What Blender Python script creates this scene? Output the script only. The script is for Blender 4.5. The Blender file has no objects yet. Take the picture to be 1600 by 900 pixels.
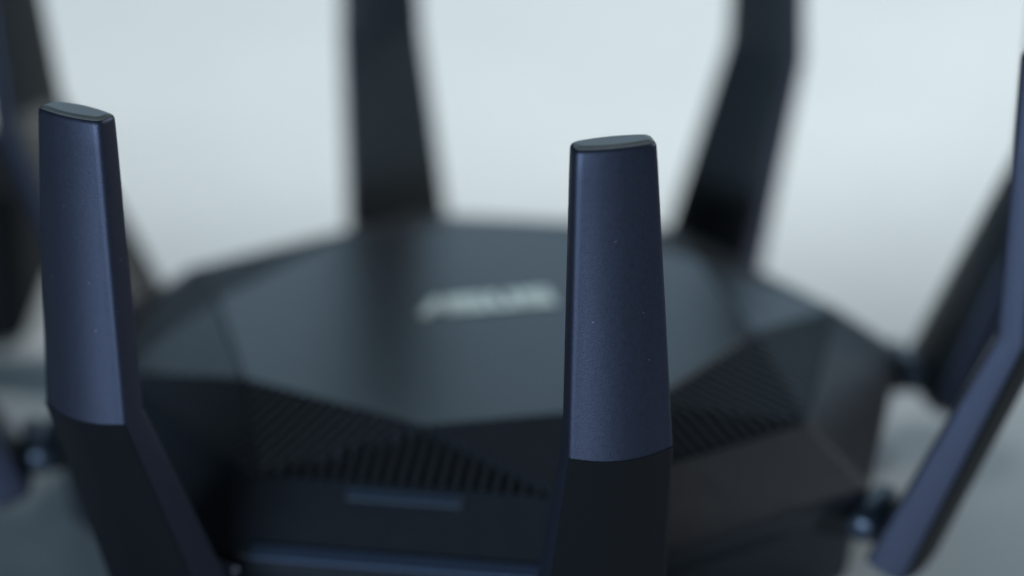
import bpy, bmesh, math, random
from mathutils import Vector, Matrix
random.seed(4)
S = 0.14                     # metres per model unit (one unit = body centre to antenna hinge)
rad = math.radians
scene = bpy.context.scene
C = scene.collection

# ------------------------------------------------------------------ camera
PITCH, DIST, ROLL = rad(21.96), 7.98, rad(-0.586)
fw = Vector((0, math.cos(PITCH), -math.sin(PITCH)))
up0 = Vector((0, math.sin(PITCH), math.cos(PITCH)))
rt0 = Vector((1, 0, 0))
rt = rt0*math.cos(ROLL) + up0*math.sin(ROLL)
up = -rt0*math.sin(ROLL) + up0*math.cos(ROLL)
pos = (Vector((0.072, 0, 0.275)) - fw*DIST)*S
cd = bpy.data.cameras.new('camera')
cam = bpy.data.objects.new('camera', cd); C.objects.link(cam)
M = Matrix(((rt.x, up.x, -fw.x, pos.x), (rt.y, up.y, -fw.y, pos.y), (rt.z, up.z, -fw.z, pos.z), (0, 0, 0, 1)))
cam.matrix_world = M
cd.sensor_width = 36
cd.lens = 5499/1600*36
cd.clip_start = 0.02; cd.clip_end = 100
cd.dof.use_dof = True
cd.dof.focus_distance = 6.59*S
cd.dof.aperture_fstop = (cd.lens/1000)/(0.235*S)
cd.dof.aperture_blades = 0
scene.camera = cam

# ------------------------------------------------------------------ world, lamps, exposure
world = bpy.data.worlds.new('World'); scene.world = world; world.use_nodes = True
bg = world.node_tree.nodes['Background']
bg.inputs[0].default_value = (0.40, 0.72, 0.95, 1); bg.inputs[1].default_value = 0.022

def area(name, loc, aim, sx, sy, power, col, spread=180):
    l = bpy.data.lights.new(name, 'AREA'); l.shape = 'RECTANGLE'
    l.size = sx*S; l.size_y = sy*S; l.energy = power; l.color = col; l.spread = rad(spread)
    o = bpy.data.objects.new(name, l); C.objects.link(o)
    p, t = Vector(loc)*S, Vector(aim)*S
    o.location = p
    o.rotation_euler = (p-t).to_track_quat('Z', 'Y').to_euler()
    return o
def polar(az, el, d): return (d*math.cos(rad(az))*math.cos(rad(el)), d*math.sin(rad(az))*math.cos(rad(el)), d*math.sin(rad(el)))
# key: soft spot from the back right, thrown on the table behind the router
kl = bpy.data.lights.new('key_lamp', 'SPOT'); kl.energy = 113; kl.color = (0.96, 0.985, 0.985)
kl.spot_size = rad(35); kl.spot_blend = 0.4; kl.shadow_soft_size = 1.3*S
ko = bpy.data.objects.new('key_lamp', kl); C.objects.link(ko)
kp, ka = Vector((3.0, 3.5, 12))*S, Vector((0.35, 4.35, -0.2))*S
ko.location = kp; ko.rotation_euler = (kp-ka).to_track_quat('Z', 'Y').to_euler()
# broad window light behind, mirrored in the top panel
area('window_lamp', polar(82, 17, 30), (0, 0, 0), 29, 12.3, 27, (0.53, 0.78, 1.0))
# weak fill added at the right to lift the table and walls there
area('side_fill', polar(15, 27, 14), (1.9, -0.6, 0), 3, 3, 0.85, (0.92, 0.97, 1.0), 50)
# cool window light from behind the camera, to its left
area('front_lamp', polar(-114, 5, 17), (0, 0, 0.5), 13, 3, 34, (0.60, 0.80, 1.0))
scene.view_settings.view_transform = 'Standard'
scene.view_settings.look = 'None'
scene.view_settings.exposure = 0
scene.view_settings.gamma = 1
scene.view_settings.use_curve_mapping = False
scene.cycles.sample_clamp_indirect = 6

# ------------------------------------------------------------------ materials
def mat(name, col, rough, metal=0.0, spec=0.5, grain=0.0, gscale=2500, cvar=0.0, cscale=60, dust=0.0):
    m = bpy.data.materials.new(name); m.use_nodes = True
    nt = m.node_tree; N = nt.nodes; L = nt.links
    b = N['Principled BSDF']
    b.inputs['Base Color'].default_value = (*col, 1)
    b.inputs['Roughness'].default_value = rough
    b.inputs['Metallic'].default_value = metal
    b.inputs['Specular IOR Level'].default_value = spec
    tc = N.new('ShaderNodeTexCoord')
    if grain:
        n = N.new('ShaderNodeTexNoise'); n.inputs['Scale'].default_value = gscale; n.inputs['Detail'].default_value = 2
        L.new(tc.outputs['Object'], n.inputs['Vector'])
        bp = N.new('ShaderNodeBump'); bp.inputs['Strength'].default_value = grain; bp.inputs['Distance'].default_value = 0.0002
        L.new(n.outputs['Fac'], bp.inputs['Height']); L.new(bp.outputs['Normal'], b.inputs['Normal'])
    last = None
    if cvar:
        n = N.new('ShaderNodeTexNoise'); n.inputs['Scale'].default_value = cscale; n.inputs['Detail'].default_value = 6
        n.inputs['Roughness'].default_value = 0.7
        L.new(tc.outputs['Object'], n.inputs['Vector'])
        mr = N.new('ShaderNodeMapRange')
        mr.inputs['From Min'].default_value = 0.25; mr.inputs['From Max'].default_value = 0.75
        mr.inputs['To Min'].default_value = 1-cvar; mr.inputs['To Max'].default_value = 1+cvar
        L.new(n.outputs['Fac'], mr.inputs['Value'])
        mx = N.new('ShaderNodeVectorMath'); mx.operation = 'SCALE'
        mx.inputs[0].default_value = col
        L.new(mr.outputs['Result'], mx.inputs['Scale'])
        L.new(mx.outputs[0], b.inputs['Base Color']); last = mx.outputs[0]
        mr2 = N.new('ShaderNodeMapRange')
        mr2.inputs['To Min'].default_value = max(0.05, rough-0.06); mr2.inputs['To Max'].default_value = rough+0.06
        L.new(n.outputs['Fac'], mr2.inputs['Value']); L.new(mr2.outputs['Result'], b.inputs['Roughness'])
    if dust:
        v = N.new('ShaderNodeTexVoronoi'); v.inputs['Scale'].default_value = 330
        L.new(tc.outputs['Object'], v.inputs['Vector'])
        lt = N.new('ShaderNodeMath'); lt.operation = 'LESS_THAN'; lt.inputs[1].default_value = 0.075
        L.new(v.outputs['Distance'], lt.inputs[0])
        sp = N.new('ShaderNodeSeparateColor'); L.new(v.outputs['Color'], sp.inputs[0])
        gt = N.new('ShaderNodeMath'); gt.operation = 'GREATER_THAN'; gt.inputs[1].default_value = 0.86
        L.new(sp.outputs[0], gt.inputs[0])
        mu = N.new('ShaderNodeMath'); mu.operation = 'MULTIPLY'
        L.new(lt.outputs[0], mu.inputs[0]); L.new(gt.outputs[0], mu.inputs[1])
        mu2 = N.new('ShaderNodeMath'); mu2.operation = 'MULTIPLY'; mu2.inputs[1].default_value = dust
        L.new(mu.outputs[0], mu2.inputs[0])
        mix = N.new('ShaderNodeMix'); mix.data_type = 'RGBA'
        mix.inputs[7].default_value = (0.45, 0.45, 0.48, 1)
        if last: L.new(last, mix.inputs[6])
        else: mix.inputs[6].default_value = (*col, 1)
        L.new(mu2.outputs[0], mix.inputs[0]); L.new(mix.outputs[2], b.inputs['Base Color'])
    return m
M_NAVY = mat('navy_satin_paint', (0.075, 0.082, 0.124), 0.48, 0.82, 0.5, 0.25, 2600, 0.16, 900, dust=0.5)
M_TOP = mat('charcoal_satin_plastic', (0.022, 0.024, 0.028), 0.32, 0, 0.5, 0.12, 2200, 0.1, 200)
M_WALL = mat('black_satin_plastic', (0.030, 0.033, 0.041), 0.36, 0, 0.5, 0.12, 2200, 0.1, 200)
M_BASE = mat('black_matte_plastic', (0.008, 0.009, 0.010), 0.6, 0, 0.3)
M_SLAT = mat('black_slat_plastic', (0.046, 0.051, 0.060), 0.42, 0, 0.5)
M_HINGE = mat('hinge_plastic', (0.08, 0.10, 0.14), 0.3, 0.5, 0.5)
M_ARM_SHADE = mat('arm_shade_black', (0.007, 0.008, 0.011), 0.5, 0, 0.3, 0.15, 2600, 0.12, 600)  # shade of the down-tilted arm face put into colour
M_SHELL = mat('charcoal_shell_plastic', (0.042, 0.049, 0.054), 0.38, 0, 0.5, 0.15, 2600, 0.1, 400)
M_BLOCK = mat('black_rubbery_plastic', (0.010, 0.011, 0.012), 0.8, 0, 0.15)
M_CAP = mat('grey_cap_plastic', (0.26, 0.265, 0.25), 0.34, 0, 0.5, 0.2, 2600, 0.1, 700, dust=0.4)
M_TRIM = mat('blue_grey_trim', (0.085, 0.115, 0.185), 0.4, 0.6, 0.5)
M_LOGO = mat('silver_print', (0.97, 0.88, 0.72), 0.32, 0.85, 0.5)
M_LED = mat('smoked_window', (0.05, 0.068, 0.10), 0.4, 0.2, 0.5)
M_TABLE = mat('white_tabletop', (0.70, 0.75, 0.76), 0.5, 0, 0.4, 0.05, 400, 0.06, 9)

# ------------------------------------------------------------------ helpers
def obj(name, verts, faces, m, parent=None, smooth=False, bevel=0.0, seg=3, loc=None, autos=None):
    me = bpy.data.meshes.new(name)
    me.from_pydata([tuple(c*S for c in v) for v in verts], [], faces)
    bm = bmesh.new(); bm.from_mesh(me); bmesh.ops.recalc_face_normals(bm, faces=bm.faces[:])
    bm.to_mesh(me); bm.free()
    me.materials.append(m)
    o = bpy.data.objects.new(name, me); C.objects.link(o)
    if parent: o.parent = parent
    if bevel:
        b = o.modifiers.new('bevel', 'BEVEL'); b.width = bevel*S; b.segments = seg; b.limit_method = 'ANGLE'; b.angle_limit = rad(20)
        b.harden_normals = True
        smooth = True
    if smooth:
        for p in me.polygons: p.use_smooth = True
        if autos is not None: me.set_sharp_from_angle(angle=rad(autos))
    return o
def P(r, a, z): return (r*math.cos(a), r*math.sin(a), z)

# ------------------------------------------------------------------ table
TZ = -0.215
t = obj('tabletop', [(x, y, z) for z in (TZ, TZ-0.25) for x, y in ((-12, -12), (12, -12), (12, 9), (-12, 9))],
        [(0, 1, 2, 3), (7, 6, 5, 4), (0, 4, 5, 1), (1, 5, 6, 2), (2, 6, 7, 3), (3, 7, 4, 0)], M_TABLE, bevel=0.03)
t['kind'] = 'structure'

# ------------------------------------------------------------------ router
router = bpy.data.objects.new('wifi_router', None); C.objects.link(router)
router.location = (0, 0, TZ*S)
router['label'] = 'black octagonal router with eight upright navy antennas and silver lettering on top'
router['category'] = 'router'
OFF = -TZ
TA = rad(-78.61)
A45 = math.pi/4
RP, ZP = 0.622, 0.208+OFF      # plateau octagon
RR, ZR = 0.845, 0.148+OFF     # rim octagon (corners at the antennas)
RB, ZB = 1.005, 0.028+OFF     # lower edge
plat = [P(RP, TA+(k-.5)*A45, ZP) for k in range(8)]
rim = [P(RR, TA+k*A45, ZR) for k in range(8)]

# housing: the sloping walls, the lower edge and the recessed base
rings = [(RR, ZR), (RB, ZB), (RB-0.012, ZB-0.045), (0.965, ZB-0.075), (0.955, 0.03), (0.94, 0.0)]
hv = [P(RR*0.2, TA+k*A45, ZR-0.05) for k in range(8)] + [P(RR-0.02, TA+k*A45, ZR-0.05) for k in range(8)]
hf = [tuple(range(8))]
hf += [(k, (k+1) % 8, 8+(k+1) % 8, 8+k) for k in range(8)]
for r, z in rings: hv += [P(r, TA+k*A45, z) for k in range(8)]
for i in range(1, len(rings)+1):
    for k in range(8):
        hf.append((i*8+k, i*8+(k+1) % 8, (i+1)*8+(k+1) % 8, (i+1)*8+k))
n = len(rings)+1
hf.append(tuple(range(n*8+7, n*8-1, -1)))
obj('housing', hv, hf, M_WALL, router, bevel=0.008)

# flat octagonal top panel, a thin plate
def plate(pts, th):
    n = len(pts); v = list(pts) + [(p[0], p[1], p[2]-th) for p in pts]
    f = [tuple(range(n)), tuple(range(2*n-1, n-1, -1))] + [(k, (k+1) % n, n+(k+1) % n, n+k) for k in range(n)]
    return v, f
v, f = plate(plat, 0.02)
top = obj('top_panel', v, f, M_TOP, router, bevel=0.006)

def shrink(pts, d):
    """inset a planar polygon by d towards its inside"""
    n = len(pts); V = [Vector(p) for p in pts]
    nr = (V[1]-V[0]).cross(V[2]-V[0]).normalized(); out = []
    for i in range(n):
        a, b, c = V[i-1], V[i], V[(i+1) % n]
        e1 = (b-a).normalized(); e2 = (c-b).normalized()
        n1 = nr.cross(e1); n2 = nr.cross(e2)
        bis = (n1+n2).normalized(); out.append(tuple(b + bis*(d/max(0.15, bis.dot(n1)))))
    return out

def vent(a, b, c, ns):
    """dark tray with fine slats standing on the edge a-b and running to the apex c"""
    tri = shrink([c, a, b], 0.002)
    v, f = plate([(p[0], p[1], p[2]-0.026) for p in tri], 0.010)
    g = obj('vent', v, f, M_BASE, router)
    A, B, Cc = (Vector(p) for p in (tri[1], tri[2], tri[0]))
    e = (B-A); el = e.length; e.normalize()
    nr = (B-A).cross(Cc-A).normalized()
    if nr.z < 0: nr = -nr
    inw = nr.cross(e).normalized()
    if inw.dot(Cc-A) < 0: inw = -inw
    h = (Cc-A).dot(inw); pitch = el/ns; w = pitch*0.42
    hh = lambda u: max(0.003, h*(1-abs(2*u/el-1)))
    for s in range(ns):
        u0 = (s+0.29)*pitch; u1 = u0+w
        q = [A+e*u0+inw*0.001, A+e*u1+inw*0.001, A+e*u1+inw*hh(u1), A+e*u0+inw*hh(u0)]
        vv = [tuple(x) for x in q] + [tuple(x-nr*0.026) for x in q]
        ff = [(0, 1, 2, 3), (0, 4, 5, 1), (1, 5, 6, 2), (2, 6, 7, 3), (3, 7, 4, 0)]
        obj('slat', vv, ff, M_SLAT, g)
# plain facets at every second corner, slatted vents everywhere between them
for k in range(8):
    if k % 2 == 0:
        v, f = plate(shrink([plat[k], rim[k], plat[(k+1) % 8]], 0.002), 0.018)
        obj('corner_facet', v, f, M_WALL, router, bevel=0.004)
    else:
        vent(plat[(k+1) % 8], plat[k], rim[k], 17)
    vent(rim[k], rim[(k+1) % 8], plat[(k+1) % 8], 22)

# frame of the sloping front wall (between the two front antennas): x along, y down the slope, z out
def wall_frame(k):
    a = Vector(rim[k]); b = Vector(rim[(k+1) % 8])
    c = Vector(P(RB, TA+k*A45, ZB)); d = Vector(P(RB, TA+(k+1)*A45, ZB))
    o = (a+b)/2; x = (b-a).normalized(); y = ((c+d)/2-o).normalized(); z = x.cross(y).normalized()
    if z.z < 0: z = -z
    return o, x, y, z
def wall_box(name, k, x0, x1, y0, y1, th, m, parent, bev=0.003, sink=0.004):
    o, x, y, z = wall_frame(k)
    v = []
    for zz in (th, -sink):
        for (xx, yy) in ((x0, y0), (x1, y0), (x1, y1), (x0, y1)):
            v.append(tuple(o+x*xx+y*yy+z*zz))
    f = [(0, 1, 2, 3), (7, 6, 5, 4), (0, 4, 5, 1), (1, 5, 6, 2), (2, 6, 7, 3), (3, 7, 4, 0)]
    return obj(name, v, f, m, parent, bevel=bev, seg=2)
led = wall_box('indicator_window', 7, -0.122, 0.122, 0.018, 0.048, 0.006, M_LED, router)
wall_box('front_trim', 7, -0.30, 0.36, 0.166, 0.200, 0.010, M_TRIM, router)

# raised lettering, each letter a mesh of its own
def stroke_letter(paths, w, origin, ex, ey, th, parent):
    v = []; f = []
    for path in paths:
        pts = [Vector(p) for p in path]; n = len(pts); L = []; Rr = []
        for i, p in enumerate(pts):
            d1 = (pts[i]-pts[i-1]).normalized() if i > 0 else (pts[1]-pts[0]).normalized()
            d2 = (pts[i+1]-pts[i]).normalized() if i < n-1 else d1
            n1 = Vector((-d1.y, d1.x)); n2 = Vector((-d2.y, d2.x)); b = (n1+n2).normalized()
            k = w/2/max(0.4, b.dot(n1)); L.append(p+b*k); Rr.append(p-b*k)
        base = len(v)
        for zz in (th, 0):
            for q in L+Rr:
                w3 = origin+ex*q.x+ey*q.y; v.append((w3.x, w3.y, w3.z+zz))
        m2 = 2*n
        for i in range(n-1):
            f.append((base+i, base+i+1, base+n+i+1, base+n+i))
            f.append((base+i, base+i+1, base+m2+i+1, base+m2+i))
            f.append((base+n+i, base+n+i+1, base+m2+n+i+1, base+m2+n+i))
        for i in (0, n-1): f.append((base+i, base+n+i, base+m2+n+i, base+m2+i))
    return obj('letter', v, f, M_LOGO, parent)
bx = Vector((math.cos(TA+math.pi/2), math.sin(TA+math.pi/2), 0)); by = Vector((-bx.y, bx.x, 0))
LW, LH, SW = 0.070, 0.094, 0.025
Aa = [[(-0.004, 0), (0.040, LH-SW/2), (0.062, LH-SW/2)], [(0.062, LH), (0.062, 0)], [(0.026, 0.030), (0.062, 0.030)]]
Ss = [[(LW, LH-SW/2), (0.012, LH-SW/2), (0.012, LH/2), (LW-0.012, LH/2), (LW-0.012, SW/2), (0, SW/2)]]
Uu = [[(0.012, LH), (0.012, SW/2), (LW-0.012, SW/2), (LW-0.012, LH)]]
c0 = Vector((0.012, 0.078, ZP+0.0005)) - bx*0.148 - by*LH/2
for i, pth in enumerate((Aa, Ss, Uu, Ss)):
    stroke_letter(pth, SW, c0+bx*(0.0+i*0.0775), bx, by, 0.003, top)

# ------------------------------------------------------------------ antennas
def section(cen, wid, n, w, t, bo, bi, c):
    """closed loop; cen/n in the (radius, z) plane, wid = tangential"""
    pts = []
    NA = 12
    for i in range(NA+1):                       # outer curved face
        x = (w/2-c)*(-1+2*i/NA); y = t/2+bo*(1-(x/(w/2))**2); pts.append((x, y))
    yo = pts[-1][1]
    for a in (30, 60):                          # rounded edge
        pts.append((w/2-c+c*math.sin(rad(a)), yo-c+c*math.cos(rad(a))))
    pts.append((w/2, yo-c)); 
    xi = w/2-c; yi = -t/2-bi*(1-(xi/(w/2))**2)
    pts.append((w/2, yi+c))
    for a in (60, 30): pts.append((w/2-c+c*math.sin(rad(a)), yi+c-c*math.cos(rad(a))))
    for i in range(NA+1):
        x = (w/2-c)*(1-2*i/NA); pts.append((x, -t/2-bi*(1-(x/(w/2))**2)))
    for a in (30, 60): pts.append((-(w/2-c)-c*math.sin(rad(a)), yi+c-c*math.cos(rad(a))))
    pts.append((-w/2, yi+c)); pts.append((-w/2, yo-c))
    for a in (60, 30): pts.append((-(w/2-c)-c*math.sin(rad(a)), yo-c+c*math.cos(rad(a))))
    return [(cen[0]+n[0]*y, x, cen[1]+n[1]*y) for x, y in pts]
def loft(secs):
    n = len(secs[0]); v = [p for s in secs for p in s]; f = []
    for i in range(len(secs)-1):
        for k in range(n): f.append((i*n+k, i*n+(k+1) % n, (i+1)*n+(k+1) % n, (i+1)*n+k))
    f.append(tuple(range(n-1, -1, -1))); f.append(tuple((len(secs)-1)*n+k for k in range(n)))
    return v, f
KR, KZ = 1.318, 0.475+OFF       # kink, centre of the section
TR, TZP = 1.322, 1.088+OFF      # tip
BR, BZ = 1.086, -0.080+OFF      # lower end of the arm
ang = math.atan2(KR-BR, KZ-BZ)  # arm lean
nu = (1, 0); na = (math.cos(ang), -math.sin(ang))
h2 = ang/2; nm = (math.cos(h2)/math.cos(h2), -math.sin(h2)/math.cos(h2))
def lerp(a, b, t): return a+(b-a)*t
B0, B1, B2 = 0.010, 0.028, 0.020     # bulge of the outer face
W0, W1, W2 = 0.158, 0.205, 0.262     # width at tip, kink, bottom
T0, T1, T2 = 0.052, 0.058, 0.090
def back_shell(o, cap=False):
    """the inner half (and the end cap) is the plain charcoal shell"""
    o.data.materials.append(M_SHELL); o.data.materials.append(M_CAP)
    n = len(section((0, 0), 0, nu, 1, 1, .1, .1, .1))
    for p in o.data.polygons:
        ks = sorted(i % n for i in p.vertices)
        if len(p.vertices) == 4 and ks[0] >= 18 and ks[-1] <= 32: p.material_index = 1
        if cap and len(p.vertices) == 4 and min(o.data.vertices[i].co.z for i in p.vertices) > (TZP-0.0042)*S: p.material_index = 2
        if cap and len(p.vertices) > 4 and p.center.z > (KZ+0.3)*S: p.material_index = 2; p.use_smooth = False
def make_antenna():
    secs = []
    for t in (0, 0.15, 0.35, 0.6, 0.85, 0.96):
        w = lerp(W2, W1, t); th = lerp(T2, T1, t)
        nn = na
        cen = (lerp(BR, KR, t), lerp(BZ, KZ, t))
        if t == 0:
            secs.append(section((cen[0]-math.sin(ang)*0.02, cen[1]-math.cos(ang)*0.02), 0, nn, w-0.05, th-0.03, 0.004, 0.004, 0.008))
        secs.append(section(cen, 0, nn, w, th, lerp(B2, B1, t), 0.010, 0.010))
    secs.append(section((KR, KZ), 0, nm, W1, T1, B1, 0.010, 0.010))
    v, f = loft(secs)
    arm = obj('antenna', v, f, M_NAVY, None, smooth=True, autos=40); back_shell(arm)
    secs = [section((KR, KZ), 0, nm, W1, T1, B1, 0.010, 0.010)]
    L = TZP-KZ
    for t in (0.06, 0.3, 0.6, 0.9):
        secs.append(section((lerp(KR, TR, t), KZ+L*t), 0, nu, lerp(W1, W0, t), lerp(T1, T0, t), lerp(B1, B0, t), 0.010, lerp(0.010, 0.016, t)))
    rr = 0.013
    for a in (0, 22, 45, 67, 90):
        d = rr*(1-math.cos(rad(a)))
        secs.append(section((TR, TZP-rr+rr*math.sin(rad(a))), 0, nu, W0-2*d, T0-2*d, B0, 0.010, 0.016-0.4*d))
    secs.append(section((TR, TZP+0.0004), 0, nu, W0-2*rr-0.004, T0-2*rr-0.004, B0, 0.010, 0.010))
    v, f = loft(secs)
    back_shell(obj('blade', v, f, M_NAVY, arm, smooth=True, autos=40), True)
    # thin black skin on the navy arm: shade of its outer face, painted in
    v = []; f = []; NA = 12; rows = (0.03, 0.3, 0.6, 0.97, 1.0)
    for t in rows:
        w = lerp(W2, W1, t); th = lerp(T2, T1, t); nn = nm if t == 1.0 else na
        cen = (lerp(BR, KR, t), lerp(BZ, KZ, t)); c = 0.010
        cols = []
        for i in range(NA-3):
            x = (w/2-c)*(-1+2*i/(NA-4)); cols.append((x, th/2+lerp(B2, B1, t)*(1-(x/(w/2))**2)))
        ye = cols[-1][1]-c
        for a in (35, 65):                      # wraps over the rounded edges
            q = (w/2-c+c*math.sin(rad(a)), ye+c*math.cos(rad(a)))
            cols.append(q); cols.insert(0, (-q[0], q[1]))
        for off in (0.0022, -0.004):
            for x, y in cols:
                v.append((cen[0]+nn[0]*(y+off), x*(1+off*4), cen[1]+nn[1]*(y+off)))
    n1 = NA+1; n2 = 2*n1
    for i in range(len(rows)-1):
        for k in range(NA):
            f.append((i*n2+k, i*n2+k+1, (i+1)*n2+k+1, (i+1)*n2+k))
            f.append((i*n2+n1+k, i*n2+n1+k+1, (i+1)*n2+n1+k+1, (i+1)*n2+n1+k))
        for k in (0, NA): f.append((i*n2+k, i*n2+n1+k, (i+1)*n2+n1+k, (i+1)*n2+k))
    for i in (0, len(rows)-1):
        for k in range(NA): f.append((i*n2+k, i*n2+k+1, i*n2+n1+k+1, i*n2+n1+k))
    cv = obj('arm_shade', v, f, M_ARM_SHADE, arm, smooth=True, autos=40)
    cv['label'] = 'outer face of the antenna arm with its shade painted black'
    # hinge: knuckle across, with a stub into the housing
    v = []; f = []
    NSEG = 20
    prof = [(-0.090, 0.0), (-0.090, 0.022), (-0.082, 0.032), (-0.03, 0.034), (0.03, 0.034), (0.082, 0.032), (0.090, 0.022), (0.090, 0.0)]
    hc = (1.015, -0.014+OFF)
    for y, r in prof:
        for s in range(NSEG):
            a = 2*math.pi*s/NSEG
            v.append((hc[0]+r*math.cos(a), y, hc[1]+r*math.sin(a)))
    for i in range(len(prof)-1):
        for s in range(NSEG): f.append((i*NSEG+s, i*NSEG+(s+1) % NSEG, (i+1)*NSEG+(s+1) % NSEG, (i+1)*NSEG+s))
    obj('hinge', v, f, M_HINGE, arm, smooth=True, autos=50)
    v = []
    for x in (0.85, 1.06):
        for y in (-0.05, 0.05):
            for z in (-0.06, -0.012): v.append((x, y, z+OFF))
    f = [(0, 1, 3, 2), (4, 6, 7, 5), (0, 4, 5, 1), (2, 3, 7, 6), (0, 2, 6, 4), (1, 5, 7, 3)]
    obj('hinge_bracket', v, f, M_BASE, arm, bevel=0.006)
    return arm
arm0 = make_antenna()
def copy_tree(o, parent):
    c = o.copy(); C.objects.link(c); c.parent = parent
    for ch in list(o.children): copy_tree(ch, c)
    return c
# azimuth shift, outward tilt, sideways lean (degrees), outward shift, twist: every antenna was set by hand
POSE = [(0.75, 0.0, 0.9, 0, 0), (0.2, 1.0, 0, 0.010, 9), (0, 1.5, 0, 0, 0), (1.2, -0.8, 1.0, 0, -8), (0, 0, 0, 0, 0), (-2.6, 8.0, 0, 0, 0), (0, 0.5, 0, 0, 0), (-0.95, 0, 0, 0, 0)]
for k in range(8):
    a = arm0 if k == 0 else copy_tree(arm0, router)
    a.parent = router
    da, tilt, lean, dr, tw = POSE[k]
    pv = Vector((1.035+dr, 0, -0.035+OFF))*S
    a.matrix_local = (Matrix.Rotation(TA+k*A45+rad(da), 4, 'Z') @ Matrix.Translation(pv) @ Matrix.Rotation(rad(tilt), 4, 'Y')
                      @ Matrix.Rotation(rad(lean), 4, 'X') @ Matrix.Translation(Vector((0.19, 0, 0))*S) @ Matrix.Rotation(rad(tw), 4, 'Z') @ Matrix.Translation(Vector((-0.19, 0, 0))*S) @ Matrix.Translation(-Vector((1.035, 0, -0.035+OFF))*S))

# ------------------------------------------------------------------ dark block at the left edge, far out of focus
v = [(x, y, z) for z in (TZ, TZ+0.41) for x, y in ((-2.6, 0.80), (-1.16, 0.84), (-1.14, 1.4), (-2.6, 1.4))]
blk = obj('dark_block', v, [(0, 1, 2, 3), (7, 6, 5, 4), (0, 4, 5, 1), (1, 5, 6, 2), (2, 6, 7, 3), (3, 7, 4, 0)], M_BLOCK, bevel=0.05)
blk['label'] = 'blurred black block behind the antennas at the left edge'
blk['category'] = 'block'
